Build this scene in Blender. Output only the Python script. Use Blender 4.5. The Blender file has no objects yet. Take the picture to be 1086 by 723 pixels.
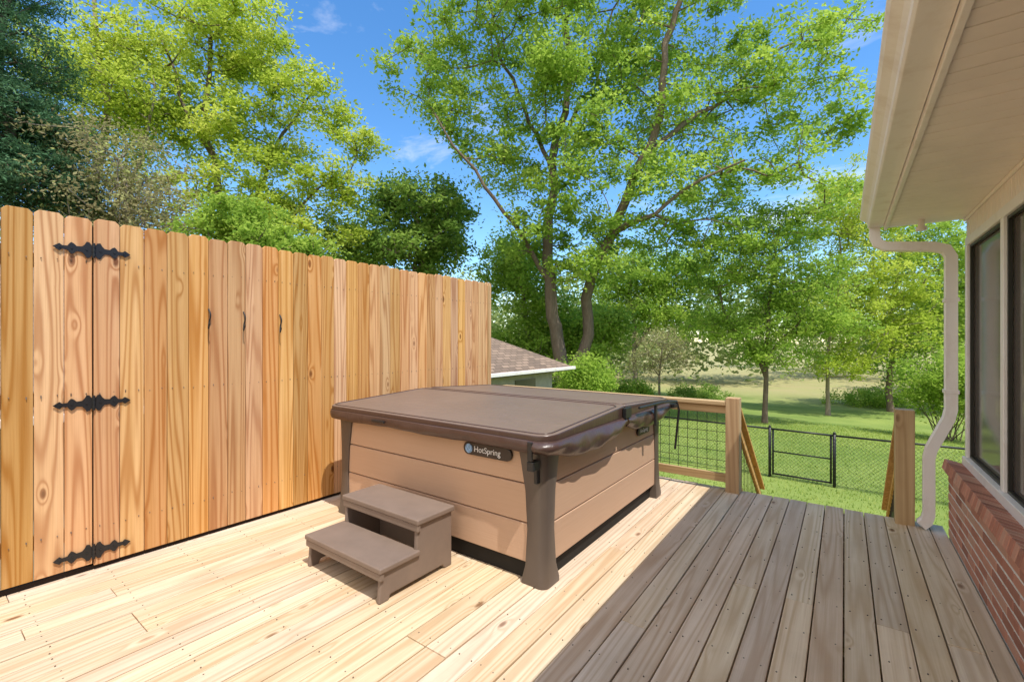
import bpy, bmesh, math, random
import numpy as np
from mathutils import Vector, Matrix
random.seed(3); rng=np.random.default_rng(5)
S=bpy.context.scene
S.view_settings.view_transform='Standard'; S.view_settings.look='None'; S.view_settings.exposure=0
H=1.58; A=math.radians(36.3); FP=480.0
Rv=np.array([math.cos(A),math.sin(A),0]); Fv=np.array([-math.sin(A),math.cos(A),0])
def P(u,d,z=None,v=None):
    p=d*((u-543)/FP*Rv+Fv)
    if v is not None: z=H-(v-361.5)/FP*d
    return np.array([p[0],p[1],z])
# ---------------- camera
cam=bpy.data.cameras.new('camera'); co=bpy.data.objects.new('camera',cam); S.collection.objects.link(co)
cam.sensor_width=36; cam.lens=FP/1086*36; cam.clip_end=2000; cam.clip_start=.02
co.location=(0,0,H); co.rotation_euler=(math.radians(90),0,A); S.camera=co
# ---------------- light
w=bpy.data.worlds.new('World'); S.world=w; w.use_nodes=True
nt=w.node_tree; bg=nt.nodes['Background']
sky=nt.nodes.new('ShaderNodeTexSky'); sky.sky_type='NISHITA'; sky.sun_disc=False
tosun=Vector((.476,-.17,1)).normalized()
sky.sun_elevation=math.asin(tosun.z); sky.sun_rotation=math.atan2(tosun.x,tosun.y)
sky.air_density=1.0; sky.dust_density=.1; sky.ozone_density=2.5
hs=nt.nodes.new('ShaderNodeHueSaturation'); hs.inputs['Saturation'].default_value=1.25; hs.inputs['Value'].default_value=1.85
nt.links.new(sky.outputs[0],hs.inputs['Color'])
tc=nt.nodes.new('ShaderNodeTexCoord'); mp=nt.nodes.new('ShaderNodeMapping'); mp.inputs['Scale'].default_value=(1.2,2.6,5)
cn=nt.nodes.new('ShaderNodeTexNoise'); cn.inputs['Scale'].default_value=1.3; cn.inputs['Detail'].default_value=7; cn.inputs['Roughness'].default_value=.6; cn.inputs['Distortion'].default_value=.6
nt.links.new(tc.outputs['Generated'],mp.inputs[0]); nt.links.new(mp.outputs[0],cn.inputs['Vector'])
# extra unseen cloud added behind the camera (negative Y), bright to raise warm fill
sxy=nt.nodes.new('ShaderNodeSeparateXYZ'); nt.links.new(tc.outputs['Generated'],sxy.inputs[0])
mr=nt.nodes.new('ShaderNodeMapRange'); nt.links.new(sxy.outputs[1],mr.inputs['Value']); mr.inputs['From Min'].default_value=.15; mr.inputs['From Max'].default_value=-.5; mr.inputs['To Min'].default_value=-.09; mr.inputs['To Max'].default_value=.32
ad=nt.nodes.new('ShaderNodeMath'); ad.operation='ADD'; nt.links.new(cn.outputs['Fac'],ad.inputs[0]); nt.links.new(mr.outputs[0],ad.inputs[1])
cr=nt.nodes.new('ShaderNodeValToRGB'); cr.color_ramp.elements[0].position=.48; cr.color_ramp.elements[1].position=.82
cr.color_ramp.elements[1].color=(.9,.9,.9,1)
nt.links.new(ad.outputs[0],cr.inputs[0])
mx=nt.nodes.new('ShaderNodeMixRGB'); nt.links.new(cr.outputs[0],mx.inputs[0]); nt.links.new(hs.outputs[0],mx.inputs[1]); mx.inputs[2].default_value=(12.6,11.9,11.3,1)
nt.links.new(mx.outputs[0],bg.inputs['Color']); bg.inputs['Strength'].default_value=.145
sl=bpy.data.lights.new('sun','SUN'); sl.energy=5.0; sl.angle=math.radians(.5); sl.color=(1,.94,.85)
so=bpy.data.objects.new('sun',sl); S.collection.objects.link(so); so.rotation_euler=tosun.to_track_quat('Z','Y').to_euler()
# ---------------- material helpers
class M:
    def __init__(s,name,rough=.6,spec=.3):
        s.m=bpy.data.materials.new(name); s.m.use_nodes=True; s.t=s.m.node_tree; s.b=s.t.nodes['Principled BSDF']
        s.b.inputs['Roughness'].default_value=rough
        s.b.inputs['Specular IOR Level'].default_value=spec
    def n(s,t,**k):
        x=s.t.nodes.new(t)
        for a,v in k.items(): setattr(x,a,v)
        return x
    def l(s,a,b): s.t.links.new(a,b)
    def math(s,op,a,b=None,c=None):
        x=s.n('ShaderNodeMath',operation=op)
        for i,v in enumerate((a,b,c)):
            if v is None: continue
            if isinstance(v,(int,float)): x.inputs[i].default_value=v
            else: s.l(v,x.inputs[i])
        return x.outputs[0]
    def coords(s,scale=(1,1,1),offattr=False):
        t=s.n('ShaderNodeTexCoord').outputs['Object']
        if offattr:
            a=s.n('ShaderNodeAttribute',attribute_name='rnd')
            vm=s.n('ShaderNodeVectorMath',operation='MULTIPLY_ADD'); s.l(a.outputs['Vector'],vm.inputs[0]); vm.inputs[1].default_value=(37,53,71); s.l(t,vm.inputs[2]); t=vm.outputs[0]
        m=s.n('ShaderNodeMapping'); m.inputs['Scale'].default_value=scale; s.l(t,m.inputs[0]); return m.outputs[0]
    def noise(s,vec,scale=1,detail=4,rough=.55,dist=0):
        x=s.n('ShaderNodeTexNoise'); x.inputs['Scale'].default_value=scale; x.inputs['Detail'].default_value=detail; x.inputs['Roughness'].default_value=rough; x.inputs['Distortion'].default_value=dist
        s.l(vec,x.inputs['Vector']); return x.outputs['Fac']
    def ramp(s,fac,els):
        x=s.n('ShaderNodeValToRGB'); r=x.color_ramp
        while len(r.elements)<len(els): r.elements.new(.5)
        for e,(p,c) in zip(r.elements,els): e.position=p; e.color=(*c,1) if len(c)==3 else c
        s.l(fac,x.inputs[0]); return x.outputs[0]
    def mix(s,f,a,b,mode='MIX'):
        x=s.n('ShaderNodeMixRGB',blend_type=mode)
        for i,v in enumerate((f,a,b)):
            if isinstance(v,(int,float)): x.inputs[i].default_value=v
            elif isinstance(v,tuple): x.inputs[i].default_value=(*v,1)
            else: s.l(v,x.inputs[i])
        return x.outputs[0]
    def color(s,c): 
        if isinstance(c,tuple): s.b.inputs['Base Color'].default_value=(*c,1)
        else: s.l(c,s.b.inputs['Base Color'])
    def bump(s,h,st=.3,d=.01):
        x=s.n('ShaderNodeBump'); x.inputs['Strength'].default_value=st; x.inputs['Distance'].default_value=d; s.l(h,x.inputs['Height']); s.l(x.outputs[0],s.b.inputs['Normal'])
def wood(name,light,mid,dark,knot,along,K=16,rough=.65,var=.35,dirt=.25,ringamt=.55,satlo=.92,satr=.16,kth=.5):
    m=M(name,rough,.25)
    def sc(a,b): 
        v=[a,a,a]; v[along]=b; return tuple(v)
    base=m.noise(m.coords(sc(6.5,.22),True),1,1,.4,.1)
    vor=m.n('ShaderNodeTexVoronoi'); vor.inputs['Scale'].default_value=1; m.l(m.coords(sc(6.2,2.6),True),vor.inputs['Vector'])
    d=vor.outputs['Distance']
    sv=m.n('ShaderNodeSeparateXYZ'); m.l(vor.outputs['Color'],sv.inputs[0])
    keep=m.math('GREATER_THAN',sv.outputs[0],kth)
    kf=m.math('MULTIPLY',keep,m.math('EXPONENT',m.math('MULTIPLY',m.math('MULTIPLY',d,d),-34.0)))
    val=m.math('MULTIPLY_ADD',kf,.16,base)
    ring=m.math('SINE',m.math('MULTIPLY',val,K*6.28))
    ring=m.math('MULTIPLY_ADD',ring,.5,.5); ring=m.math('POWER',ring,2.2)
    fine=m.noise(m.coords(sc(150,2.5),True),1,2,.6)
    streak=m.noise(m.coords(sc(26,.35),True),1,3,.6)
    col=m.ramp(streak,[(.3,mid),(.68,light)])
    amt=m.math('MULTIPLY',ring,m.math('MULTIPLY',m.math('MULTIPLY_ADD',streak,.9,.5),ringamt))
    col=m.mix(amt,col,dark)
    col=m.mix(m.math('MULTIPLY',m.ramp(fine,[(.45,(0,0,0)),(.75,(1,1,1))]),.3),col,dark)
    kn=m.math('MULTIPLY',keep,m.ramp(d,[(.0,(1,1,1)),(.07,(.85,.85,.85)),(.13,(0,0,0))]))
    col=m.mix(kn,col,knot)
    a=m.n('ShaderNodeAttribute',attribute_name='rnd'); sx=m.n('ShaderNodeSeparateXYZ'); m.l(a.outputs['Vector'],sx.inputs[0])
    br=m.math('MULTIPLY_ADD',sx.outputs[0],var,1-var*.5)
    hsv=m.n('ShaderNodeHueSaturation'); m.l(col,hsv.inputs['Color']); m.l(br,hsv.inputs['Value']); m.l(m.math('MULTIPLY_ADD',sx.outputs[1],satr,satlo),hsv.inputs['Saturation'])
    m.l(m.math('MULTIPLY_ADD',sx.outputs[2],.012,.494),hsv.inputs['Hue'])
    col=hsv.outputs[0]
    if dirt:
        dn=m.noise(m.coords((1.1,1.1,1.1)),1.6,5,.65)
        col=m.mix(m.math('MULTIPLY',m.ramp(dn,[(.42,(0,0,0)),(.75,(1,1,1))]),dirt),col,tuple(x*.55 for x in mid))
    m.color(col); m.bump(m.math('ADD',fine,m.math('MULTIPLY',ring,.4)),.25,.002)
    return m.m
def simple(name,c,rough=.5,spec=.4,var=.15,scale=6,bump=0,metal=0,bscale=None):
    m=M(name,rough,spec); n=m.noise(m.coords(),scale,5,.6)
    m.color(m.mix(m.ramp(n,[(.3,(0,0,0)),(.7,(1,1,1))]),tuple(x*(1-var) for x in c),tuple(min(1,x*(1+var)) for x in c)))
    m.b.inputs['Metallic'].default_value=metal
    if bump: m.bump(m.noise(m.coords(),bscale or scale*8,4,.6),bump,.004)
    return m.m
deckM=wood('deck_pine',(.72,.585,.42),(.62,.475,.32),(.44,.285,.155),(.2,.1,.05),1,K=11,var=.24,dirt=.28,ringamt=.55,kth=.42,satlo=.88,satr=.24)
fenceM=wood('fence_pine',(.68,.41,.20),(.57,.315,.13),(.38,.155,.048),(.15,.055,.02),2,K=13,var=.34,dirt=.1,ringamt=.78,kth=.4,satlo=.90,satr=.22)
postM=wood('treated_post',(.54,.39,.21),(.45,.30,.15),(.30,.17,.07),(.14,.07,.03),2,K=12,var=.2)
railX=wood('rail_pine_x',(.58,.41,.22),(.48,.31,.14),(.3,.18,.07),(.12,.06,.03),0,K=12,var=.2)
railY=wood('rail_pine_y',(.68,.42,.18),(.56,.30,.10),(.36,.17,.05),(.12,.06,.03),1,K=12,var=.2)
blackM=simple('black_iron',(.012,.012,.013),.45,.5)
screwM=simple('screw',(.14,.105,.075),.5,.5)
def paint():
    m=M('white_paint',.45,.4); c=m.coords()
    n=m.noise(m.coords((3,3,1.2)),2,7,.7); f=m.ramp(n,[(.5,(0,0,0)),(.8,(1,1,1))])
    m.color(m.mix(m.math('MULTIPLY',f,.4),(.84,.79,.74),(.48,.35,.25))); m.bump(m.noise(c,40,4),.06,.003); return m.m
whiteM=paint()
soffM=simple('soffit_vinyl',(.88,.78,.70),.5,.3,.06,3)
grooveM=simple('soffit_groove',(.36,.29,.24),.7,.2)
# ---------------- mesh builder
class MB:
    def __init__(s): s.v=[]; s.f=[]; s.r=[]; s.m=[]
    def box(s,x0,x1,y0,y1,z0,z1,r=None,mi=0,T=None):
        b=len(s.v)
        pts=[(x,y,z) for x in (x0,x1) for y in (y0,y1) for z in (z0,z1)]
        if T is not None: pts=[tuple(T@Vector(p)) for p in pts]
        s.v+=pts
        if r is None: r=(random.random(),random.random(),random.random())
        for f in ((0,1,3,2),(4,6,7,5),(0,4,5,1),(2,3,7,6),(0,2,6,4),(1,5,7,3)):
            s.f.append(tuple(b+i for i in f)); s.r.append(r); s.m.append(mi)
    def prism(s,poly,fn,h0,h1,r=None,mi=0):
        b=len(s.v); n=len(poly)
        if r is None: r=(random.random(),random.random(),random.random())
        for h in (h0,h1): s.v+=[fn(p,h) for p in poly]
        fs=[tuple(b+i for i in reversed(range(n))),tuple(b+n+i for i in range(n))]+[(b+i,b+(i+1)%n,b+n+(i+1)%n,b+n+i) for i in range(n)]
        for f in fs: s.f.append(f); s.r.append(r); s.m.append(mi)
    def cyl(s,p0,p1,r0,r1=None,n=8,mi=0):
        if r1 is None: r1=r0
        p0=Vector(p0);p1=Vector(p1); q=(p1-p0).to_track_quat('Z','Y'); L=(p1-p0).length
        b=len(s.v)
        for z,r in ((0,r0),(L,r1)):
            for i in range(n):
                a=2*math.pi*i/n; s.v.append(tuple(p0+q@Vector((r*math.cos(a),r*math.sin(a),z))))
        rr=(random.random(),)*3
        fs=[tuple(b+i for i in reversed(range(n))),tuple(b+n+i for i in range(n))]+[(b+i,b+(i+1)%n,b+n+(i+1)%n,b+n+i) for i in range(n)]
        for f in fs: s.f.append(f); s.r.append(rr); s.m.append(mi)
    def obj(s,name,mats,parent=None,bevel=0,seg=2,smooth=False):
        me=bpy.data.meshes.new(name); me.from_pydata(s.v,[],s.f)
        at=me.attributes.new('rnd','FLOAT_VECTOR','FACE'); at.data.foreach_set('vector',np.array(s.r,dtype=np.float32).ravel())
        for m in (mats if isinstance(mats,list) else [mats]): me.materials.append(m)
        me.polygons.foreach_set('material_index',s.m)
        bm=bmesh.new(); bm.from_mesh(me); bmesh.ops.recalc_face_normals(bm,faces=bm.faces); bm.to_mesh(me); bm.free()
        if smooth: me.polygons.foreach_set('use_smooth',[True]*len(me.polygons))
        o=bpy.data.objects.new(name,me); S.collection.objects.link(o)
        if bevel:
            b=o.modifiers.new('b','BEVEL'); b.width=bevel; b.segments=seg; b.limit_method='ANGLE'; b.angle_limit=math.radians(35)
        if parent: o.parent=parent
        return o
def empty(name):
    e=bpy.data.objects.new(name,None); S.collection.objects.link(e); return e
def npmesh(name,verts,faces,mat,parent=None,rnd=None,smooth=False):
    me=bpy.data.meshes.new(name); n,k=faces.shape
    me.vertices.add(len(verts)); me.vertices.foreach_set('co',verts.astype(np.float32).ravel())
    me.loops.add(n*k); me.loops.foreach_set('vertex_index',faces.astype(np.int32).ravel())
    me.polygons.add(n); me.polygons.foreach_set('loop_start',np.arange(0,n*k,k,dtype=np.int32))
    me.update(calc_edges=True)
    if rnd is not None:
        a=me.attributes.new('rnd','FLOAT','FACE'); a.data.foreach_set('value',rnd.astype(np.float32))
    if smooth: me.polygons.foreach_set('use_smooth',np.ones(n,dtype=bool))
    me.materials.append(mat); o=bpy.data.objects.new(name,me); S.collection.objects.link(o)
    if parent: o.parent=parent
    return o
# ---------------- deck
FX=-4.17; DY=5.30; WX=.68
deck=empty('wooden_deck')
mb=MB(); sc=MB(); pitch=.1455
x=FX-.05; i=0
while x<WX-.02:
    x1=min(x+.1385,WX-.004)
    y=DY+random.uniform(-.004,.004); joints=[y]
    L=random.choice([2.0,2.8,3.6,4.4,4.8])
    yy=y-L
    while yy>-2.6: joints.append(round(yy/.4064)*.4064); yy-=random.choice([3.6,4.8])
    joints.append(-3.0)
    for a,b in zip(joints[:-1],joints[1:]):
        dz=random.uniform(-.002,.002); dx=random.uniform(-.001,.001)
        mb.box(x+dx,x1+dx,b+.0015,a-.0015,-.038+dz,dz)
    for k in range(-6,13):
        for ox in (.027,.112):
            if x+ox<x1: 
                cx=x+ox+random.uniform(-.006,.006); cy=k*.4064+.06+random.uniform(-.01,.01)
                sc.cyl((cx,cy,-.003),(cx,cy,.0025),.0038,n=7)
    x+=pitch; i+=1
mb.obj('deck_boards',deckM,deck,.004,2); sc.obj('screws',screwM,deck)
mb=MB()
mb.box(FX-.05,WX-.02,DY-.05,DY-.012,-.28,-.042)
for k in range(-6,13): mb.box(FX,WX-.03,k*.4064+.04,k*.4064+.078,-.27,-.041)
for px in (-4.1,-2.5,-.94,.42):
    for py in (5.12,2.4,-.5): mb.box(px-.07,px+.07,py-.07,py+.07,-1.6,-.28)
mb.obj('joists',railX,deck)
# ---------------- privacy fence
fence=empty('privacy_fence')
mb=MB(); nl=MB()
GY=.805
def picket(y0,y1,z0,z1):
    c=.022
    poly=[(y0,z0),(y1,z0),(y1,z1-c),(y1-c,z1),(y0+c,z1),(y0,z1-c)]
    j=random.uniform(-.003,.003); t=random.uniform(-.0015,.0015)
    mb.prism(poly,lambda p,h:(FX+h+j+t*p[1],p[0],p[1]),-.018,0)
y=GY+.003; 
ys=[]
while y<5.06: ys.append(y); y+=.1405
y=GY-.005-.1365
while y>-3: ys.append(y); y-=.1405
for y in ys:
    z0=.035 if y>GY else .05
    picket(y,y+.1362,z0,2.42+random.uniform(-.008,.008))
    for z in (.3,1.22,2.12):
        for o in (.03,.105):
            nl.cyl((FX-.001,y+o,z+random.uniform(-.01,.01)),(FX+.004,y+o,z+random.uniform(-.01,.01)),.003,n=6)
mb.obj('pickets',fenceM,fence,.002,1); nl.obj('nails',screwM,fence)
mb=MB()
for z in (.28,1.2,2.1):
    mb.box(FX-.062,FX-.024,GY+.01,5.05,z-.045,z+.045); mb.box(FX-.062,FX-.024,-3,GY-.01,z-.045,z+.045)
mb.obj('rails',railY,fence)
mb=MB()
for y in (-1.4,GY,3.0,5.02): mb.box(FX-.155,FX-.065,y-.045,y+.045,-1.5,2.36)
mb.box(FX-.02,FX+.018,5.068,5.105,.0,2.38)
mb.obj('posts',postM,fence,.003)
mb=MB(); mb.box(FX-.06,FX-.03,-3,5.0,-.25,.03)
for z0,z1 in ((.04,.23),(.33,1.15),(1.25,2.05),(2.15,2.37)): mb.box(FX-.06,FX-.025,GY-.03,GY+.03,z0,z1)  # dark strips added behind the gate joint to block light through the gap
mb.obj('kick_and_gap_boards',simple('dark_board',(.035,.025,.02),.8,.1),fence)
prof=[(.008,.03),(.02,.052),(.035,.056),(.045,.035),(.058,.02),(.085,.017),(.10,.034),(.112,.04),(.122,.028),(.13,.014),(.155,.012),(.168,.024),(.18,.016),(.2,0)]
for z in (2.2,1.155,.135):
    hb=MB()
    for s in (1,-1):
        poly=[(s*a,b) for a,b in prof]+[(s*a,-b) for a,b in reversed(prof[:-1])]
        hb.prism(poly,lambda p,h:(FX+.004+h,GY+p[0],z+p[1]),0,.006)
        for a in (.035,.11,.165): hb.cyl((FX+.007,GY+s*a,z),(FX+.015,GY+s*a,z),.007,.005)
    hb.cyl((FX+.012,GY,z-.05),(FX+.012,GY,z+.05),.008,n=10)
    for k in (-.03,0,.03): hb.cyl((FX+.012,GY,z+k-.009),(FX+.012,GY,z+k+.009),.0105,n=10)
    hb.obj('gate_hinge',blackM,fence)
for y,z in ((1.505,1.75),(1.77,1.74),(2.08,1.73)):
    c=bpy.data.curves.new('coat_hook','CURVE'); c.dimensions='3D'; c.bevel_depth=.0055
    sp=c.splines.new('BEZIER'); pts=[(FX+.003,y,z+.09),(FX+.025,y+.006,z+.04),(FX+.014,y,z-.02),(FX+.04,y-.014,z-.07),(FX+.07,y-.018,z-.035)]
    sp.bezier_points.add(len(pts)-1)
    for b,p in zip(sp.bezier_points,pts): b.co=p; b.handle_left_type=b.handle_right_type='AUTO'
    c.materials.append(blackM); o=bpy.data.objects.new('hook',c); S.collection.objects.link(o); o.parent=fence
# ---------------- hot tub
tub=empty('hot_tub')
X0,X1,Y0,Y1=-3.78,-1.54,2.44,4.68
def siding():
    m=M('tub_siding',.5,.3)
    n=m.noise(m.coords((2,2,90)),1,4,.6); n2=m.noise(m.coords((1,1,1)),1.5,4)
    c=m.mix(n,(.46,.29,.185),(.55,.365,.245)); c=m.mix(m.math('MULTIPLY',n2,.3),c,(.57,.40,.3)); m.color(c); m.bump(n,.25,.003); return m.m
sidM=siding()
brM=simple('tub_corner_plastic',(.10,.077,.062),.38,.5,.08,5,.04)
darkM=simple('tub_base',(.02,.018,.016),.7,.2)
mb=MB(); mb.box(X0+.05,X1-.05,Y0+.05,Y1-.05,.0,.88); mb.obj('base',darkM,tub)
mb=MB()
zs=[.125,.385,.642,.90]
for a,b in zip(zs[:-1],zs[1:]):
    a+=.004;b-=.004
    mb.box(X0+.1,X1-.1,Y0+.012,Y0+.045,a,b); mb.box(X0+.1,X1-.1,Y1-.045,Y1-.012,a,b)
    mb.box(X1-.045,X1-.012,Y0+.1,Y1-.1,a,b); mb.box(X0+.012,X0+.045,Y0+.1,Y1-.1,a,b)
mb.obj('siding_panels',sidM,tub,.006,2)
def corner(cx,cy,sx,sy):
    lv=[(.0,.165,.02),(.03,.16,.022),(.12,.14,.01),(.35,.13,.002),(.6,.145,.002),(.8,.18,.006),(.905,.20,.012)]
    v=[];f=[];N=0
    for z,wd,out in lv:
        r=.055; c=[]
        c.append((wd,.05)); c.append((wd,-out+.004)); c.append((wd-.01,-out))
        for k in range(7):
            a=math.radians(90*k/6); c.append((r-out-r*math.sin(a),r-out-r*math.cos(a)))
        c.append((-out,wd-.01)); c.append((-out+.004,wd)); c.append((.05,wd))
        N=len(c); v+=[(cx+sx*p[0],cy+sy*p[1],z) for p in c]
    for i in range(len(lv)-1):
        for j in range(N-1): f.append((i*N+j,i*N+j+1,(i+1)*N+j+1,(i+1)*N+j))
    f.append(tuple(range(N))); f.append(tuple((len(lv)-1)*N+j for j in reversed(range(N))))
    m=MB(); m.v=v; m.f=f; m.r=[(.5,)*3]*len(f); m.m=[0]*len(f)
    o=m.obj('corner_post',brM,tub,smooth=True)
    e=o.modifiers.new('e','EDGE_SPLIT'); e.split_angle=math.radians(40)
corner(X0,Y0,1,1);corner(X1,Y0,-1,1);corner(X0,Y1,1,-1);corner(X1,Y1,-1,-1)
def rr(x0,x1,y0,y1,r,n=6,rf=None):
    pts=[]
    for cx,cy,a0,q in ((x1,y1,0,0),(x0,y1,90,1),(x0,y0,180,2),(x1,y0,270,3)):
        rad=r if not rf or rf[q] is None else rf[q]
        ccx=cx-rad if cx==x1 else cx+rad; ccy=cy-rad if cy==y1 else cy+rad
        for k in range(n+1):
            a=math.radians(a0+90*k/n); pts.append((ccx+rad*math.cos(a),ccy+rad*math.sin(a)))
    return pts
mb=MB(); mb.prism(rr(X0-.01,X1+.01,Y0-.01,Y1+.01,.09),lambda p,h:(p[0],p[1],h),.9,.925)
mb.obj('shell_lip',simple('shell_lip',(.07,.045,.035),.35,.5),tub,.008)
def vinyl(name,c,rough,bs=.35):
    m=M(name,rough,.5); n=m.noise(m.coords(),2.2,5,.6,.3); m.color(m.mix(n,tuple(x*.82 for x in c),tuple(x*1.15 for x in c)))
    h=m.math('ADD',m.noise(m.coords((3,3,1)),2.5,3,.5,.8),m.math('MULTIPLY',m.noise(m.coords(),260,2),.06)); m.bump(h,bs,.02); return m.m
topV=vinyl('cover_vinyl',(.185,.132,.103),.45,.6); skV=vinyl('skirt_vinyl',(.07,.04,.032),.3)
CX0,CX1,CY0,CYM,CY1=-3.87,-1.46,2.365,3.56,4.755
for nm,y0,y1,q in (('cover_front',CY0,CYM-.008,(.012,.012,.12,.12)),('cover_rear',CYM+.008,CY1,(.12,.12,.012,.012))):
    m=MB(); pl=rr(CX0,CX1,y0,y1,.1,6,q); n=len(pl)
    def tz(y): return .99+.06*(1-abs(y-CYM)/1.2)
    m.v=[(p[0],p[1],.925) for p in pl]+[(p[0],p[1],tz(p[1])) for p in pl]
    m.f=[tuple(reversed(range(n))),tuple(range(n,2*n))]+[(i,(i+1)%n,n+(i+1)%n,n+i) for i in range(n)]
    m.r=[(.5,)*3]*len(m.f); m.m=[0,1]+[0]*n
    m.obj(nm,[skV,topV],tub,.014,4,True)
    c=bpy.data.curves.new('seam','CURVE'); c.dimensions='3D'; c.bevel_depth=.006
    sp=c.splines.new('POLY'); ins=rr(CX0+.035,CX1-.035,y0+.035,y1-.035,.08,6,(None,)*4); sp.points.add(len(ins)-1)
    for b,p in zip(sp.points,ins): b.co=(p[0],p[1],tz(p[1])+.0005,1)
    sp.use_cyclic_u=True; c.materials.append(skV); o=bpy.data.objects.new('seam',c); S.collection.objects.link(o); o.parent=tub
    dense=[]
    for i in range(n):
        a=np.array(pl[i]);b=np.array(pl[(i+1)%n]); k=max(1,int(np.linalg.norm(b-a)/.02))
        for t in range(k): dense.append(a+(b-a)*t/k)
    rows=9; V=[];Fc=[]
    nd=len(dense)
    for ri in range(rows):
        f=ri/(rows-1)
        for d in dense:
            s=d[0]*3.1+d[1]*2.3
            nx=1 if d[0]>CX1-.13 else (-1 if d[0]<CX0+.13 else 0); ny=1 if d[1]>CY1-.13 else (-1 if d[1]<CY0+.13 else 0)
            amp=.003
            sag=.004*math.sin(s*2.1)+.0015*math.sin(s*7)
            if nx==1 and abs(d[1]-y0)>.02 and abs(d[1]-y1)>.0:
                yy=d[1]; tt=(yy-y0)/(y1-y0); sag+=.085*max(0,math.sin(tt*math.pi))**.8-.005+.008*math.sin(yy*17)
                amp=.012
            wob=(math.sin(s*2.3+f*2)+.6*math.sin(s*5.1+1-f*3)+.35*math.sin(s*11+f*5))*amp*min(1,f*1.6)
            bul=.022*math.sin(f*math.pi)*(1.4 if nx==1 else .35)
            V.append((d[0]+nx*(.006+wob+bul),d[1]+ny*(.006+wob+bul),.955-(.078+sag)*f))
    for ri in range(rows-1):
        for i in range(nd):
            j=(i+1)%nd
            if nm=='cover_front' and V[i][1]>CYM-.02 and V[j][1]>CYM-.02: continue
            if nm=='cover_rear' and V[i][1]<CYM+.02 and V[j][1]<CYM+.02: continue
            Fc.append((ri*nd+i,ri*nd+j,(ri+1)*nd+j,(ri+1)*nd+i))
    m=MB(); m.v=V; m.f=Fc; m.r=[(.5,)*3]*len(Fc); m.m=[0]*len(Fc)
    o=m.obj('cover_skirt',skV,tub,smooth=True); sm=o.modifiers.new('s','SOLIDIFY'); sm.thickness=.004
blk=simple('black_strap',(.015,.015,.016),.4,.5)
mb=MB()
mb.box(X1-.06,X1-.022,Y0-.105,Y0-.092,.83,.95); mb.box(X1-.066,X1-.016,Y0-.1,Y0-.018,.765,.825); mb.box(X1-.055,X1-.03,Y0-.035,Y0+.01,.67,.77)
mb.box(CX0+.7,CX0+.86,CY0-.028,CY0-.014,.91,.93)
mb.box(CX1+.004,CX1+.035,3.5,3.62,.95,1.035)
mb.obj('straps',blk,tub,.004)
mb=MB()
pth=[(CX1+.05,3.75,1.01),(CX1+.065,4.3,1.0),(CX1+.07,4.75,.96),(CX1+.07,4.83,.86),(CX1+.03,4.83,.45)]
for a,b in zip(pth[:-1],pth[1:]): mb.cyl(a,b,.012,n=10)
mb.cyl((CX1+.05,4.83,.95),(CX0,4.83,.95),.013,n=10)
mb.box(CX1-.02,CX1+.075,4.66,4.8,.9,.94)
mb.box(CX1+.04,CX1+.06,4.15,4.19,.80,1.0); 
mb.obj('cover_lifter',blk,tub,.003)
mb=MB(); pl=rr(-2.22,-1.79,.77,.86,.044,6)
mb.prism(pl,lambda p,h:(p[0],h,p[1]),Y0-.012,Y0+.011); mb.obj('badge',simple('badge_plate',(.03,.022,.02),.3,.5),tub,.004)
mb=MB(); pl=rr(4.05,4.35,.70,.77,.033,6)
mb.prism(pl,lambda p,h:(h,p[0],p[1]),X1-.011,X1+.010); mb.obj('badge_side',simple('badge_plate2',(.03,.022,.02),.3,.5),tub,.004)
mb=MB(); mb.cyl((-2.165,Y0-.016,.815),(-2.165,Y0-.011,.815),.033,n=20); mb.obj('emblem',simple('emblem_blue',(.2,.35,.7),.3,.5,.8,45),tub)
tm=simple('silver_letter',(.75,.75,.77),.35,.5)
for loc,rot,sz in (((-2.118,Y0-.0135,.798),(math.radians(90),0,0),.058),((X1+.0115,4.09,.725),(math.radians(90),0,math.radians(90)),.05)):
    tcv=bpy.data.curves.new('lettering','FONT'); tcv.body='HotSpring'; tcv.size=sz; tcv.extrude=.001; tcv.materials.append(tm)
    o=bpy.data.objects.new('lettering',tcv); S.collection.objects.link(o); o.location=loc; o.rotation_euler=rot; o.parent=tub
# ---------------- steps
st=empty('spa_steps')
stM=simple('step_plastic',(.20,.15,.12),.5,.35,.08,7,.1,bscale=150)
a0,a1,b0,b1=-3.06,-2.22,1.71,2.33
side=[(b0+.0,0),(b0+.07,0),(b0+.085,.03),(b1-.09,.03),(b1-.07,0),(b1,0),(b1,.385),(b0+.30,.385),(b0+.29,.19),(b0+.015,.19)]
mb=MB()
for xx in (a0+.02,a1-.05): mb.prism(side,lambda p,h:(h,p[0],p[1]),xx,xx+.03)
mb.box(a0,a1,b0-.01,b0+.31,.188,.222); mb.box(a0+.006,a1-.006,b0-.004,b0+.03,.14,.19)
mb.box(a0,a1,b0+.285,b1+.01,.383,.42); mb.box(a0+.006,a1-.006,b0+.29,b0+.32,.335,.385)
mb.box(a0+.05,a1-.05,b1-.03,b1-.005,.03,.36)
o=mb.obj('step_body',stM,st,.009,3)
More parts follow.
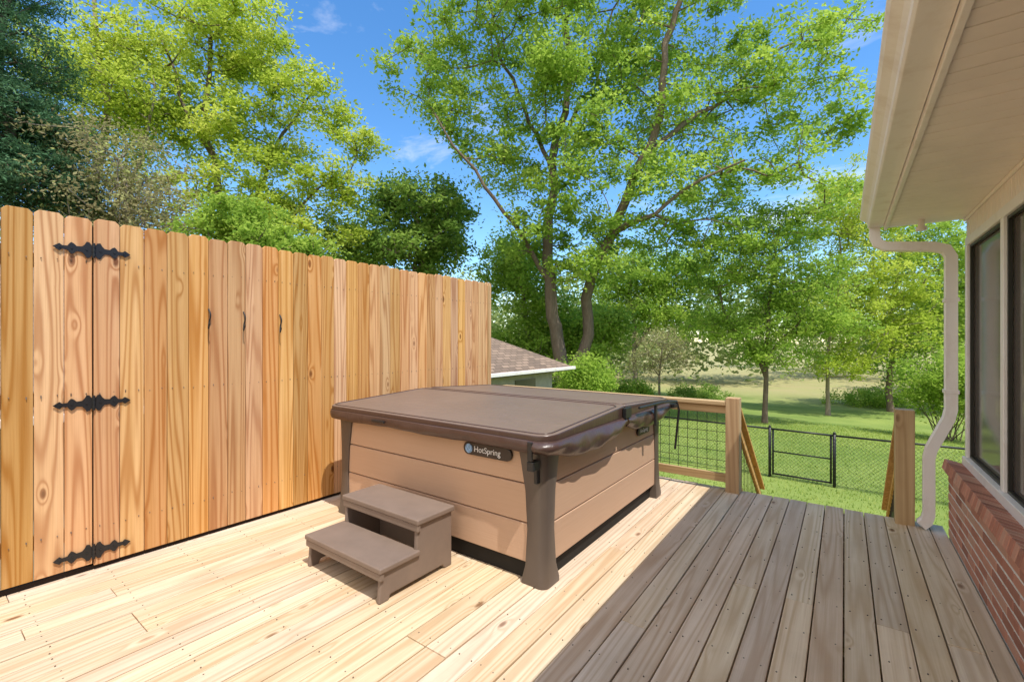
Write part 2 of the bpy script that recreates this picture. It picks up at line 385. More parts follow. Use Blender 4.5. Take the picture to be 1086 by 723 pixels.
# ---------------- railing + stairs
rail=empty('deck_railing')
RY=5.20
mb=MB()
for px in (-.94,.42): mb.box(px-.065,px+.065,RY-.06,RY+.07,-.6,.985)
mb.box(-4.12,-3.99,RY-.06,RY+.07,-.6,.93); mb.box(-2.55,-2.42,RY-.06,RY+.07,-.6,.90)
mb.obj('posts',postM,rail,.004)
mb=MB()
mb.box(-3.98,-1.008,RY-.065,RY+.07,.905,.943); mb.box(-3.98,-1.008,RY-.02,RY+.018,.815,.903)
mb.box(-3.98,-1.008,RY-.02,RY+.018,.09,.178)
mb.obj('rails',railX,rail,.003)
mb=MB()
x=-3.95
while x<-1.02: mb.cyl((x,RY+.03,.12),(x,RY+.03,.86),.0032,n=5); x+=.1016
z=.2
while z<.82: mb.cyl((-3.97,RY+.036,z),(-1.01,RY+.036,z),.0032,n=5); z+=.1016
mb.obj('hog_wire_panel',blackM,rail)
stair=empty('wooden_stairs')
mb=MB(); n=8; rise=1.45/8
for k in range(1,n):
    y=DY+.27*(k-1); mb.box(-.88,.36,y+.02,y+.15,-rise*k-.038,-rise*k); mb.box(-.88,.36,y+.155,y+.285,-rise*k-.038,-rise*k)
mb.obj('treads',railX,stair,.003)
mb=MB(); sl_=rise/.27
for px in (-.93,.38):
    poly=[(DY+.02,-.05),(DY+.02,-.40),(DY+.27*7.4,-1.5),(DY+.27*7.9,-1.5),(DY+.27*7.9,-1.42)]
    mb.prism(poly,lambda p,h:(px+h,p[0],p[1]),0,.038)
mb.obj('stringers',railY,stair,.002)
mb=MB()
for px in (-.94,.42):
    y1=7.05; z0,z1=.9,-.42
    for dz,t,wd in ((0,.038,.06),(-.09,.085,.019)):
        poly=[(RY+.075,z0+dz),(y1,z1+dz),(y1,z1+dz-t),(RY+.075,z0+dz-t)]
        mb.prism(poly,lambda p,h:(px+h,p[0],p[1]),-wd,wd)
    poly=[(RY+.075,z0-.72),(y1,z1-.72),(y1,z1-.8),(RY+.075,z0-.8)]
    mb.prism(poly,lambda p,h:(px+h,p[0],p[1]),-.019,.019)
mb.obj('handrails',railY,stair,.003)
mb=MB()
for px in (-.94,.42): mb.box(px-.045,px+.045,6.93,7.02,-1.6,-.52)
mb.obj('newel_posts',postM,stair,.003)
mb=MB()
for px in (-.94,.42):
    for k in range(1,17):
        t=k/17; y=RY+.09+(6.93-RY-.09)*t; zc=.9-(y-RY-.075)*(1.32/(7.05-RY-.075))
        mb.cyl((px,y,zc-.76),(px,y,zc-.15),.0032,n=5)
mb.obj('wire',blackM,stair)
# ---------------- house
house=empty('brick_house')
def brickmat():
    m=M('brick',.85,.15)
    a=m.n('ShaderNodeAttribute',attribute_name='rnd'); sx=m.n('ShaderNodeSeparateXYZ'); m.l(a.outputs['Vector'],sx.inputs[0])
    c=m.ramp(sx.outputs[0],[(0,(.22,.08,.055)),(.35,(.38,.14,.09)),(.7,(.48,.21,.14)),(1,(.46,.28,.20))])
    n=m.noise(m.coords(),35,5,.7); c=m.mix(m.math('MULTIPLY',n,.45),c,(.52,.32,.23)); m.color(c); m.bump(m.noise(m.coords(),90,4,.7),.5,.004); return m.m
brk=brickmat(); mortM=simple('mortar',(.66,.61,.55),.95,.1,.15,20,.4)
mb=MB(); HY=5.06
zc=0; course=0
while zc<.50:
    y=HY
    first=True
    while y>-3:
        L=.194 if not(first and course%2) else .094
        first=False
        j=random.uniform(-.0015,.0015)
        mb.box(WX+j,WX+.05,y-L,y,zc+.007,min(zc+.062,.508)); y-=L+.012
    zc+=.072; course+=1
y=HY+.004
while y>-3:
    T=Matrix.Translation((WX+.05,y-.028,.56))@Matrix.Rotation(math.radians(13),4,'Y')
    mb.box(-.085,.07,-.028,.027,-.035,.045,T=T); y-=.068
for c in range(-19,7):
    xx=WX+.06+(0 if c%2 else .1)
    while xx<4: mb.box(xx,xx+.194,HY-.05,HY+.003,c*.072+.006,c*.072+.063); xx+=.204
mb.obj('bricks',brk,house,.003,1)
mb=MB(); mb.box(WX+.004,WX+.12,-3,HY-.006,-1.6,.545); mb.box(WX+.12,4.2,HY-.12,HY-.004,-1.6,.545)
T=Matrix.Translation((WX+.05,1.03,.56))@Matrix.Rotation(math.radians(13),4,'Y'); mb.box(-.08,.07,-4.0,4.02,-.035,.042,T=T)
mb.obj('mortar_wall',mortM,house)
WW=.79
mb=MB()
mb.box(WW-.03,WW+.06,-3,HY+.01,.585,.66)
mb.box(WW-.012,WW+.06,-3,HY+.01,2.335,2.40)
mb.box(WW-.012,WW+.06,HY-.055,HY+.012,.66,2.335)
for yy in (4.02,2.93,1.84,.75,-.34,-1.43,-2.5): mb.box(WW-.012,WW+.05,yy-.035,yy+.035,.661,2.334)
mb.obj('window_frames',whiteM,house,.004)
mb=MB()
y=HY-.06
for yy in (4.02,2.93,1.84,.75,-.34,-1.43,-2.5):
    a,b=yy+.036,y-.001
    for (p,q,r_,s_) in ((a,a+.02,.662,2.333),(b-.02,b,.662,2.333),(a+.0205,b-.0205,.662,.68),(a+.0205,b-.0205,2.315,2.333)): mb.box(WW+.004,WW+.025,p,q,r_,s_)
    y=yy-.035
mb.obj('screen_frames',simple('bronze_frame',(.03,.026,.022),.4,.4),house,.002)
def glass():
    m=M('dark_screen_glass',.12,.5); n=m.noise(m.coords((1,1,.6)),1.2,3); m.color(m.mix(n,(.07,.058,.048),(.16,.135,.115))); m.b.inputs['Roughness'].default_value=.12; return m.m
mb=MB(); mb.box(WW+.03,WW+.036,-3,HY-.05,.662,2.334); mb.obj('window_panes',glass(),house)
mb=MB(); mb.box(WW+.06,4.2,HY-.1,HY,.56,2.6); mb.obj('end_wall',soffM,house)
mb=MB(); y=HY+.012
while y>-3: mb.box(WW-.004,WW+.05,y-.073,y-.003,2.402,2.56); y-=.076
mb.box(WW+.004,WW+.05,-3,HY,2.401,2.56)
mb.box(WW-.022,WW-.005,-3,HY+.012,2.535,2.556)
mb.obj('frieze_board',soffM,house,.004,1)
mb=MB(); y=HY+.02; k=0
while y>-3:
    g_=.0955 if k%3 else .093
    mb.box(.30,WW+.05,y-g_,y,2.557,2.563)
    y-=.1; k+=1
mb.obj('soffit',soffM,house,.0015,1)
mb=MB(); mb.box(.29,WW+.05,-3,HY+.02,2.5635,2.575); mb.obj('soffit_backing',grooveM,house)
mb=MB(); mb.box(.275,.298,-3,HY+.022,2.54,2.72); mb.obj('fascia',whiteM,house,.003)
gp=[(.272,2.575),(.175,2.575),(.165,2.585),(.165,2.615),(.15,2.635),(.12,2.655),(.11,2.67),(.11,2.69),(.125,2.69),(.125,2.675),(.165,2.645),(.18,2.62),(.18,2.588),(.272,2.588)]
mb=MB(); mb.prism(gp,lambda p,h:(p[0],h,p[1]),-3,HY+.06)
mb.prism([(.272,2.575),(.175,2.575),(.165,2.585),(.165,2.615),(.15,2.635),(.12,2.655),(.11,2.67),(.11,2.69),(.272,2.69)],lambda p,h:(p[0],h,p[1]),HY+.061,HY+.064)
mb.obj('gutter',whiteM,house,.002,1)
mb=MB(); mb.prism([(.14,2.705),(4.5,3.95),(4.5,4.0),(.14,2.73)],lambda p,h:(p[0],h,p[1]),-3,HY+.05)
mb.prism([(4.52,3.95),(8.8,2.705),(8.8,2.73),(4.52,4.0)],lambda p,h:(p[0],h,p[1]),-3,HY+.05)
shM=simple('roof_shingle',(.13,.115,.105),.95,.1,.35,30,.4)
mb.obj('roof',shM,house)
path=[(.215,2.578),(.215,2.50),(.235,2.44),(.29,2.405),(.60,2.365),(.675,2.335),(.705,2.27),(.705,1.02),(.69,.94),(.585,.68),(.57,.60),(.57,.13),(.555,.07),(.52,.03)]
sec=[]
hw,hd=.05,.036
for y,dn in ((-hw,1),(-.036,1),(-.03,.86),(-.022,.86),(-.016,1),(-.004,1),(0,.86),(.008,.86),(.014,1),(.026,1),(.032,.86),(hw-.008,1),(hw,1)): sec.append((y,-hd*dn))
sec+=[(-y,-n_) for y,n_ in sec]
V=[];Fc=[]
for i,(px,pz) in enumerate(path):
    a=np.array(path[max(i-1,0)]);b=np.array(path[min(i+1,len(path)-1)]); t=(b-a)/np.linalg.norm(b-a); nrm=np.array([-t[1],t[0]])
    for (sy,sn) in sec: V.append((px+nrm[0]*sn,5.135+sy*(-1),pz+nrm[1]*sn))
ns=len(sec)
for i in range(len(path)-1):
    for j in range(ns): Fc.append((i*ns+j,i*ns+(j+1)%ns,(i+1)*ns+(j+1)%ns,(i+1)*ns+j))
m=MB(); m.v=V;m.f=Fc;m.r=[(.5,)*3]*len(Fc);m.m=[0]*len(Fc); m.obj('downspout',whiteM,house)
mb=MB()
for z in (1.9,1.15): mb.box(.66,.75,5.08,5.19,z,z+.03)
mb.cyl((.5,4.9,2.50),(.5,4.9,2.557),.022,n=12); mb.cyl((.5,4.9,2.47),(.5,4.9,2.5),.035,n=12)
mb.obj('brackets',whiteM,house,.002)
# ---------------- terrain
def gz(x,y):
    x=np.asarray(x,float); y=np.asarray(y,float)
    t=np.clip((y-11)/26,0,1); t=t*t*(3-2*t)
    return -1.45-1.25*t+.05*np.sin(x*.5+1)*np.sin(y*.4)*np.clip((y-8)/6,0,1)
def lin(a,b,n,p=2.2):
    t=np.linspace(-1,1,n); return np.sign(t)*np.abs(t)**p*(b-a)/2+(a+b)/2
gx=lin(-700,700,161); gy=lin(-690,710,161)
XX,YY=np.meshgrid(gx,gy); ZZ=gz(XX,YY)
V=np.stack([XX,YY,ZZ],-1).reshape(-1,3); idx=np.arange(161*161).reshape(161,161)
Fc=np.stack([idx[:-1,:-1],idx[:-1,1:],idx[1:,1:],idx[1:,:-1]],-1).reshape(-1,4)
g=M('lawn',.95,.1)
c=g.coords(); n1=g.noise(c,.35,4,.6); n2=g.noise(c,7,4,.7); n3=g.noise(c,60,3,.7)
col=g.ramp(n1,[(.35,(.13,.23,.04)),(.65,(.29,.38,.09))])
col=g.mix(g.math('MULTIPLY',n2,.5),col,(.38,.41,.14)); col=g.mix(g.math('MULTIPLY',n3,.4),col,(.05,.10,.018))
sx=g.n('ShaderNodeSeparateXYZ'); g.l(c,sx.inputs[0])
far=g.ramp(g.math('MULTIPLY',g.math('ADD',sx.outputs[1],g.math('MULTIPLY',n1,12)),.01),[(.40,(0,0,0)),(.5,(1,1,1))])
col=g.mix(far,col,g.mix(n1,(.42,.33,.19),(.28,.32,.11))); g.color(col); g.bump(n3,.6,.03)
npmesh('ground',V,Fc,g.m,smooth=True)
N=80000
px=rng.uniform(-9,7,N); py=5.6+19*rng.random(N)**1.3
pz=gz(px,py); ang=rng.uniform(0,6.28,N); h=rng.uniform(.025,.065,N); wd=rng.uniform(.005,.013,N)
lx=rng.normal(0,.02,N); ly=rng.normal(0,.02,N)
a=np.stack([px-np.cos(ang)*wd,py-np.sin(ang)*wd,pz-.005],-1); b=np.stack([px+np.cos(ang)*wd,py+np.sin(ang)*wd,pz-.005],-1); t=np.stack([px+lx,py+ly,pz+h],-1)
V=np.stack([a,b,t],1).reshape(-1,3); Fc=np.arange(3*N).reshape(N,3)
# ---------------- foliage
def leafmat(name,cols,tr=.45):
    m=bpy.data.materials.new(name); m.use_nodes=True; t=m.node_tree; t.nodes.clear()
    o=t.nodes.new('ShaderNodeOutputMaterial'); at=t.nodes.new('ShaderNodeAttribute'); at.attribute_name='rnd'
    r=t.nodes.new('ShaderNodeValToRGB'); t.links.new(at.outputs['Fac'],r.inputs[0])
    while len(r.color_ramp.elements)<len(cols): r.color_ramp.elements.new(.5)
    for i,(e,c) in enumerate(zip(r.color_ramp.elements,cols)): e.position=i/(len(cols)-1); e.color=(*c,1)
    d=t.nodes.new('ShaderNodeBsdfDiffuse'); tl=t.nodes.new('ShaderNodeBsdfTranslucent')
    t.links.new(r.outputs[0],d.inputs[0]); 
    hv=t.nodes.new('ShaderNodeHueSaturation'); hv.inputs['Value'].default_value=1.35; hv.inputs['Hue'].default_value=.495; t.links.new(r.outputs[0],hv.inputs['Color']); t.links.new(hv.outputs[0],tl.inputs[0])
    m1=t.nodes.new('ShaderNodeMixShader'); m1.inputs[0].default_value=tr; t.links.new(d.outputs[0],m1.inputs[1]); t.links.new(tl.outputs[0],m1.inputs[2])
    t.links.new(m1.outputs[0],o.inputs[0])
    return m
Lyel=leafmat('leaf_spring',[(.25,.35,.04),(.41,.51,.07),(.57,.62,.14)],.5)
Lmid=leafmat('leaf_green',[(.15,.27,.04),(.28,.42,.065),(.45,.57,.11)],.5)
Ldark=leafmat('leaf_dark',[(.10,.19,.04),(.19,.31,.06),(.32,.43,.09)],.45)
Lcon=leafmat('needle_dark',[(.05,.11,.055),(.09,.19,.095),(.16,.27,.14)],.3)
Lgray=leafmat('leaf_bud',[(.26,.22,.12),(.36,.34,.17),(.42,.48,.16)],.4)
Lgrass=leafmat('grass_blade',[(.14,.24,.04),(.30,.41,.08),(.48,.52,.15)],.4)
npmesh('grass',V,Fc,Lgrass,rnd=rng.random(N))
def barkmat(name,c1,c2):
    m=M(name,.9,.1); n=m.noise(m.coords((6,6,1.2)),3,5,.65); m.color(m.mix(n,c1,c2)); m.bump(n,.8,.05); return m.m
bark=barkmat('bark',(.08,.06,.045),(.27,.21,.16)); barkL=barkmat('bark_light',(.15,.12,.09),(.4,.34,.27))
def leaves(centers,rad,per,size,flat=.6,narrow=.5,tone=None):
    n=len(centers); cnt=rng.integers(int(per*.6),int(per*1.4)+1,n); T=cnt.sum()
    cid=np.repeat(np.arange(n),cnt)
    r=rad*rng.uniform(.6,1.35,n)
    off=rng.normal(0,.5,(T,3)); off[:,2]*=flat
    c=centers[cid]+off*r[cid][:,None]
    nr=rng.normal(0,1,(T,3)); nr[:,2]=np.abs(nr[:,2])+.5; nr/=np.linalg.norm(nr,axis=1)[:,None]
    q=rng.normal(0,1,(T,3)); a=np.cross(nr,q); a/=np.linalg.norm(a,axis=1)[:,None]; b=np.cross(nr,a)
    L=(size*rng.uniform(.6,1.3,T))[:,None]*.5
    V=np.stack([c-a*L,c+b*L*narrow-a*L*.1,c+a*L,c-b*L*narrow-a*L*.1],1).reshape(-1,3)
    tn=(rng.random(n) if tone is None else tone)[cid]*.6+rng.random(T)*.4
    return V,np.arange(4*T).reshape(T,4),tn
def blobs_sample(blobs,n,d0):
    wts=np.array([b[2]*b[3] for b in blobs],float); wts/=wts.sum(); ids=rng.choice(len(blobs),n,p=wts)
    pts=[]
    for i in ids:
        b=blobs[i]; u,v,ru,rv=b[:4]; rd=b[4]; dd=b[5] if len(b)>5 else 0
        q=rng.normal(0,1,3); q/=np.linalg.norm(q); q*=rng.random()**(1/2.4)
        d=d0+dd
        c=P(u,d,v=v)+Rv*q[0]*ru*d/FP+Fv*q[1]*rd+np.array([0,0,q[2]*rv*d/FP]); pts.append(c)
    return np.array(pts)
def tree(name,d0,stems,blobs,n,per,size,rad,lm,bk=bark,flat=.6,twig=.011,ex=2.35,narrow=.5):
    e=empty(name); pos=[];par=[];minr=[]
    for si,(stem,r0,r1) in enumerate(stems):
        pts=[P(s[0],d0+(s[2] if len(s)>2 else 0),v=s[1]) for s in stem]
        if si==0: pts[0][2]=gz(pts[0][0],pts[0][1])-.1
        last=-1
        if si>0:
            dd=np.linalg.norm(np.array(pos)-pts[0],axis=1); last=int(dd.argmin()); pts=pts[1:]
            prev=pos[last]
        else: pos.append(pts[0]);par.append(-1);minr.append(r0*1.25);last=0;prev=pts[0];pts=pts[1:]
        tot=len(pts)
        for i,p in enumerate(pts):
            L=np.linalg.norm(p-prev);k=max(2,int(L/.6)); sd=rng.normal(0,.05*L,3)
            for t in range(1,k+1):
                f=t/k; q=prev+(p-prev)*f+rng.normal(0,.03,3)+sd*math.sin(math.pi*f)
                pos.append(q);par.append(last);last=len(pos)-1;minr.append(r0+(r1-r0)*((i+f)/tot))
            prev=p
    C=blobs_sample(blobs,n,d0)
    C=C[C[:,2]>gz(C[:,0],C[:,1])+.3]
    arr=np.zeros((len(pos)+len(C)*40,3)); arr[:len(pos)]=pos; cnt=len(pos)
    dm=np.array([np.linalg.norm(arr[:cnt]-c,axis=1).min() for c in C]); order=np.argsort(dm)
    for ci in order:
        c=C[ci]; A_=arr[:cnt]; dist=np.linalg.norm(A_-c,axis=1)+.6*np.maximum(0,A_[:,2]-c[2]); j=int(dist.argmin())
        p=A_[j].copy(); L=np.linalg.norm(c-p); k=min(30,max(1,int(L/.6)))
        mid=(p+c)/2+np.array([0,0,.10*L])+rng.normal(0,.07*L,3); last=j
        for t in range(1,k+1):
            f=t/k; q=(1-f)**2*p+2*f*(1-f)*mid+f*f*c
            arr[cnt]=q; par.append(last); minr.append(0); last=cnt; cnt+=1
    par=np.array(par); r=np.full(cnt,0.0); child=np.zeros(cnt)
    for i in range(cnt-1,-1,-1):
        base=child[i]**(1/ex) if child[i]>0 else twig
        r[i]=max(min(base,.2),minr[i]) if minr[i]>0 else base
        if par[i]>=0: child[par[i]]+=base**ex
    E=np.where(par>=0)[0]; p1=arr[E]; p0=arr[par[E]]; r1_=r[E]; r0_=np.minimum(r[par[E]],r1_*1.5+.01)
    m0=np.array(minr)[E]>0; r0_=np.where(m0,np.minimum(r[par[E]],r1_*1.7),r0_)
    d=p1-p0; d/=np.maximum(np.linalg.norm(d,axis=1),1e-6)[:,None]
    up=np.where(np.abs(d[:,2:3])<.9,np.array([[0,0,1.]]),np.array([[1.,0,0]])); a=np.cross(d,up); a/=np.linalg.norm(a,axis=1)[:,None]; b=np.cross(d,a)
    K=6; th=np.arange(K)*2*math.pi/K
    ringv=lambda p,rr_: p[:,None,:]+rr_[:,None,None]*(np.cos(th)[None,:,None]*a[:,None,:]+np.sin(th)[None,:,None]*b[:,None,:])
    V=np.concatenate([ringv(p0,r0_),ringv(p1+d*r1_[:,None]*.3,r1_)],1).reshape(-1,3)
    o=np.arange(len(E))[:,None]*2*K; jj=np.arange(K)[None,:]; j2=(jj+1)%K
    Fc=np.stack([o+jj,o+j2,o+K+j2,o+K+jj],-1).reshape(-1,4)
    npmesh('trunk_and_limbs',V,Fc,bk,e,smooth=True)
    V,Fc,tn=leaves(C,rad,per,size,flat,narrow); npmesh('leaves',V,Fc,lm,e,rnd=tn)
    return e
tree('oak_tree',19,[
 ([(600,455),(598,400),(586,335),(580,275),(588,200,.5),(598,120,1),(600,30,1),(612,-60,1)],.33,.08),
 ([(600,395),(622,315),(652,245,-1),(682,170,-1.5),(702,90,-2),(722,0,-2),(735,-80,-2)],.25,.07),
 ([(652,245,-1),(695,228,-2),(745,190,-2.5),(790,170,-3)],.11,.03),
 ([(582,290),(545,235,-1),(505,180,-1.5),(462,120,-2)],.11,.03),
 ([(682,170,-1.5),(740,120,0),(800,70,1),(850,40,1)],.12,.04),
 ([(588,200,.5),(560,130,1),(530,60,1),(515,-20,1)],.11,.04),
 ([(598,160,.5),(632,90,2),(650,10,2)],.10,.04)],
 [(450,75,52,42,2.5),(520,30,70,45,3.5),(565,100,45,45,3),(600,-10,100,45,4.5),(535,175,48,28,2.5),(485,125,35,28,2),
  (720,30,85,55,4),(800,85,75,48,4),(865,60,45,35,3),(860,130,48,32,3),(700,135,62,38,4),(780,190,80,38,4),(640,235,65,30,3.5),
  (560,255,45,28,3),(740,255,65,28,3),(650,80,35,45,3),(855,225,45,32,3),(600,-100,190,50,6),(760,-70,110,50,5),(640,170,40,30,3),(675,60,35,40,2),(900,35,18,14,1.5),(590,200,38,34,2.5,-1.5),(625,285,45,22,2,-1),(620,140,40,40,2,-2),(700,190,50,30,2,-2),(600,60,40,40,2,-2)],
 1150,105,.185,.58,Lmid)
tree('poplar_tree',17,[
 ([(238,430),(240,330),(236,250),(228,170),(222,90),(225,20)],.24,.05),
 ([(236,250),(280,190,1),(310,130,1),(335,95,1)],.1,.03),([(228,170),(190,100,-1),(170,40,-1)],.09,.03),([(240,300),(300,250),(350,190)],.09,.03)],
 [(225,50,45,38,2.5),(275,55,45,40,2.5),(330,112,46,30,2),(378,150,28,14,1.5),(190,125,42,40,2.5),(250,140,55,38,2.5),(310,180,55,28,2.5),(250,215,65,28,3),(172,60,30,30,2),(360,195,34,20,1.5),(235,5,30,18,1.5),(320,235,60,26,2.5)],
 450,100,.165,.48,Lyel)
tree('elm_tree',15,[([(110,430),(112,330),(105,240),(110,150),(105,60),(100,-20)],.2,.05),([(105,240),(150,170),(165,90)],.09,.03)],
 [(100,80,44,40,2.5),(120,40,38,20,2),(75,65,30,30,2),(100,145,52,45,3),(150,105,34,42,2)],280,75,.14,.52,Lyel,barkL)
tree('budding_tree',13,[([(140,430),(140,330),(135,230),(128,170)],.12,.03)],
 [(130,190,55,50,2.5),(150,235,60,30,2.5),(100,220,40,40,2)],280,55,.11,.5,Lgray,barkL)
tree('cedar_tree',11.5,[([(15,430),(15,300),(14,150),(12,-10),(10,-90)],.2,.04)],
 [(12,200,60,45,2),(12,130,54,45,1.8),(10,60,44,45,1.6),(8,-10,28,40,1.3),(10,-70,16,35,1),(44,190,34,32,1.5),(-60,150,60,90,2)],
 680,150,.12,.4,Lcon,flat=.5,narrow=.28)
tree('dark_oak_tree',21,[([(440,440),(442,350),(440,290),(445,220)],.22,.06),([(440,290),(470,240),(485,215)],.1,.04)],
 [(425,205,28,18,2),(452,225,40,24,3),(400,245,32,26,3),(472,250,26,28,2.5),(440,270,55,24,3),(380,270,42,20,3),(486,222,14,14,1.5),(470,200,14,10,1.2),(405,212,16,12,1.2)],
 300,85,.21,.6,Ldark)
tree('dogwood_tree',12,[([(265,430),(266,340),(262,270),(262,235)],.1,.03)],
 [(262,238,42,20,1.5),(240,258,45,20,1.5),(290,262,45,18,1.5),(240,222,18,11,1),(325,268,30,14,1.2)],230,90,.12,.34,Lmid)
tree('maple_tree',24,[([(560,440),(560,350),(556,280)],.2,.06)],
 [(548,300,45,35,3),(590,340,45,30,3),(535,270,30,22,2),(620,370,35,30,3),(560,370,55,30,3),(640,345,30,25,2)],400,105,.2,.7,Lmid)
tree('sycamore_tree',32,[([(672,430),(672,370),(668,310),(672,265)],.2,.05),([(672,370),(710,310),(730,280)],.1,.03)],
 [(660,285,38,26,3),(700,300,42,30,3),(740,290,36,30,3),(680,330,50,26,3),(735,340,38,26,3),(640,320,26,22,2)],330,80,.24,.8,Lmid,barkL)
tree('birch_tree',19.5,[([(811,452),(812,400),(816,350),(822,290),(826,240)],.12,.04),([(813,400),(780,350),(765,310)],.05,.02),([(814,390),(850,340),(870,290)],.05,.02)],
 [(815,250,42,30,2),(780,290,45,28,2.5),(850,300,48,32,2.5),(815,330,60,28,2.5),(765,345,38,22,2),(870,345,38,22,2),(815,375,50,16,2)],
 420,88,.14,.5,Lmid)
tree('ash_tree',25,[([(878,444),(878,400),(885,330),(890,250)],.13,.04)],
 [(890,230,42,42,2.5),(920,290,45,35,3),(880,330,48,30,3),(930,350,45,30,3),(890,385,45,18,2),(935,230,30,30,2),(960,320,35,35,2),(905,190,30,22,2)],
 430,88,.18,.6,Lyel,barkL)
tree('hickory_tree',27,[([(945,438),(946,380),(950,300),(955,240)],.2,.05)],
 [(960,260,45,35,3),(985,300,45,40,3),(1000,350,50,35,3),(950,370,50,30,3),(1010,260,40,40,3),(1050,320,60,60,3),(980,395,45,18,2)],400,95,.19,.7,Lmid)
tree('redbud_tree',28,[([(700,436),(700,400),(702,370)],.09,.03)],
 [(700,365,28,22,2),(685,385,20,14,1.5),(718,380,22,16,1.5)],180,35,.12,.5,Lgray,barkL)
def shrub(name,u,v,ru,rv,rd,d,n,per,size,rad,lm):
    C=blobs_sample([(u,v,ru,rv,rd)],n,d); C=C[C[:,2]>gz(C[:,0],C[:,1])]
    V,Fc,tn=leaves(C,rad,per,size,.8); e=empty(name); npmesh('leaves',V,Fc,lm,e,rnd=tn)
    base=P(u,d,0); base[2]=gz(base[0],base[1])
    m=MB()
    for k in range(0,len(C),6): m.cyl(tuple(base+np.array([rng.normal(0,.2),rng.normal(0,.2),-.05])),tuple(C[k]),.02,.006,n=5)
    m.obj('stems',bark,e)
shrub('shrub',620,400,30,22,2,17,90,110,.12,.4,Lmid)
shrub('shrub',742,420,30,12,1.5,26,80,90,.13,.4,Ldark)
shrub('shrub',665,415,26,10,1.5,24,80,90,.13,.4,Lmid)
shrub('shrub',925,425,45,12,2,30,100,90,.15,.45,Lmid)
shrub('shrub',1008,410,26,40,2,16,120,100,.12,.45,Lmid)
shrub('shrub',575,415,35,16,2,22,100,90,.13,.45,Ldark)
# distant tree mass all around
pts=[];tn=[]
for k in range(270):
    th=rng.uniform(0,2*math.pi); d=rng.uniform(46,85)
    cx,cy=d*math.sin(th),d*math.cos(th)
    hgt=rng.uniform(9,16); rad=rng.uniform(2.8,5.5); z0=float(gz(cx,cy))
    m=46
    q=rng.normal(0,1,(m,3)); q/=np.linalg.norm(q,axis=1)[:,None]; q*=(rng.random(m)**.4)[:,None]
    pts.append(np.stack([cx+q[:,0]*rad,cy+q[:,1]*rad,z0+hgt*.52+q[:,2]*hgt*.5],-1)); tn.append(np.full(m,rng.random())*.7+rng.random(m)*.3)
pts=np.concatenate(pts); tn=np.concatenate(tn)
V,Fc,t_=leaves(pts,1.8,15,.62,.8,.6,tone=tn); npmesh('distant_trees',V,Fc,leafmat('leaf_distant',[(.17,.22,.09),(.26,.34,.12),(.38,.42,.19)],.4),rnd=t_)
# ---------------- chain link fence
cf=empty('chain_link_fence'); mb=MB(); wr=MB()
CY=11.6; xs=[-14,-11.5,-9,-6.5,-4,-1.35,-.17,2.3,4.8,7.3]
top=lambda x:float(gz(x,CY))+1.08
for x in xs: mb.cyl((x,CY,float(gz(x,CY))-.1),(x,CY,top(x)+.04),.03,n=10); mb.cyl((x,CY,top(x)+.04),(x,CY,top(x)+.08),.034,.012,n=10)
for a,b in zip(xs[:-1],xs[1:]):
    mb.cyl((a,CY,top(a)),(b,CY,top(b)),.021,n=8)
    if a==-1.35:
        for k in (.06,-.06): 
            xx=a+.06 if k>0 else b-.06; mb.cyl((xx,CY+.03,top(xx)-1.02),(xx,CY+.03,top(xx)-.02),.02,n=8)
        mb.cyl((a+.06,CY+.03,top(a)-1.0),(b-.06,CY+.03,top(b)-1.0),.02,n=8); mb.cyl((a+.06,CY+.03,top(a)-.5),(b-.06,CY+.03,top(b)-.5),.016,n=8)
x=-14
while x<7.3:
    z0=float(gz(x,CY))+.02
    wr.cyl((x,CY-.025,z0),(min(x+1.03,7.3),CY-.025,z0+1.03),.0022,n=3); wr.cyl((x+1.03,CY-.029,z0),(x,CY-.029,z0+1.03),.0022,n=3); x+=.075
mb.obj('posts_and_rails',blackM,cf,smooth=True); wr.obj('mesh_wire',blackM,cf)
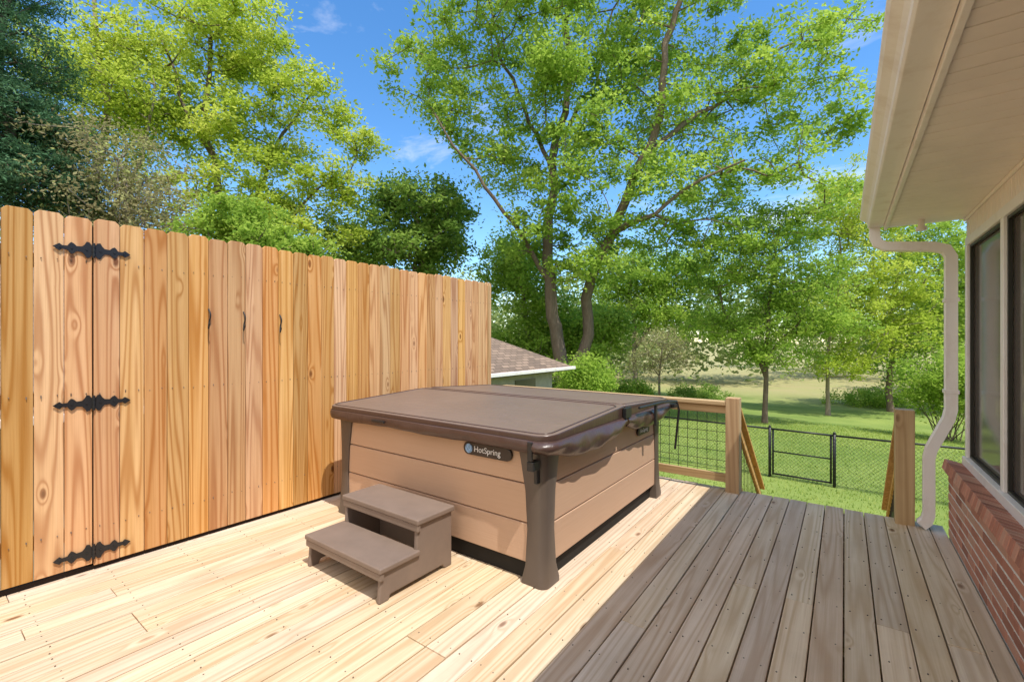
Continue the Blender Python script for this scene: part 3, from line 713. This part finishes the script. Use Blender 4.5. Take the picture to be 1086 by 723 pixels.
# ---------------- neighbour house
nb=empty('neighbour_house')
ex,ey=-6.8,12.4; lx=12.; ly=12.; z=.8; hr=6.0; pt=.5
mb=MB()
c=[(ex,ey,z),(ex-lx,ey,z),(ex-lx,ey-ly-4,z),(ex,ey-ly-4,z)]
r1=(ex-hr,ey-hr,z+hr*pt); r2=(ex-hr,ey-ly-4+hr,z+hr*pt)
off=.12
V=[c[0],c[1],c[2],c[3],r1,r2]; V2=[(a,b,q-off) for a,b,q in V]
fs=[(0,4,1),(1,4,5,2),(2,5,3),(3,5,4,0)]
mb.v=V+V2; mb.f=list(fs)+[tuple(i+6 for i in reversed(f)) for f in fs]; mb.r=[(.5,)*3]*8; mb.m=[0]*8
def shing():
    m=M('neighbour_shingles',.95,.1)
    t=m.n('ShaderNodeTexCoord').outputs['Object']; sx=m.n('ShaderNodeSeparateXYZ'); m.l(t,sx.inputs[0])
    cb=m.n('ShaderNodeCombineXYZ'); m.l(m.math('ADD',sx.outputs[1],m.math('MULTIPLY',sx.outputs[0],.3)),cb.inputs[0]); m.l(m.math('MULTIPLY',sx.outputs[2],2.2),cb.inputs[1])
    b=m.n('ShaderNodeTexBrick'); b.inputs['Scale'].default_value=1; b.inputs['Brick Width'].default_value=.3; b.inputs['Row Height'].default_value=.14; b.inputs['Mortar Size'].default_value=.012; b.inputs['Bias'].default_value=-.1
    b.inputs['Color1'].default_value=(.29,.21,.16,1); b.inputs['Color2'].default_value=(.12,.09,.075,1); b.inputs['Mortar'].default_value=(.06,.05,.04,1); m.l(cb.outputs[0],b.inputs['Vector'])
    n=m.noise(t,25,4); m.color(m.mix(m.math('MULTIPLY',n,.4),b.outputs['Color'],(.3,.23,.18))); return m.m
mb.obj('roof',shing(),nb)
mb=MB(); mb.box(ex+.005,ex+.09,ey-ly-4,ey+.08,z-.09,z+.0); mb.box(ex-lx,ex,ey+.005,ey+.09,z-.09,z+.0); mb.obj('gutter',whiteM,nb,.01)
mb=MB(); mb.box(ex-lx+.5,ex-.45,ey-ly-3.5,ey-.45,-1.6,z-.125); mb.obj('walls',simple('siding_cream',(.42,.36,.29),.7,.2),nb)
mb=MB()
for y in (3,7,10.5): mb.box(ex-.46,ex-.43,y-.5,y+.5,-.6,.5)
mb.obj('windows',glass(),nb)
print('done')
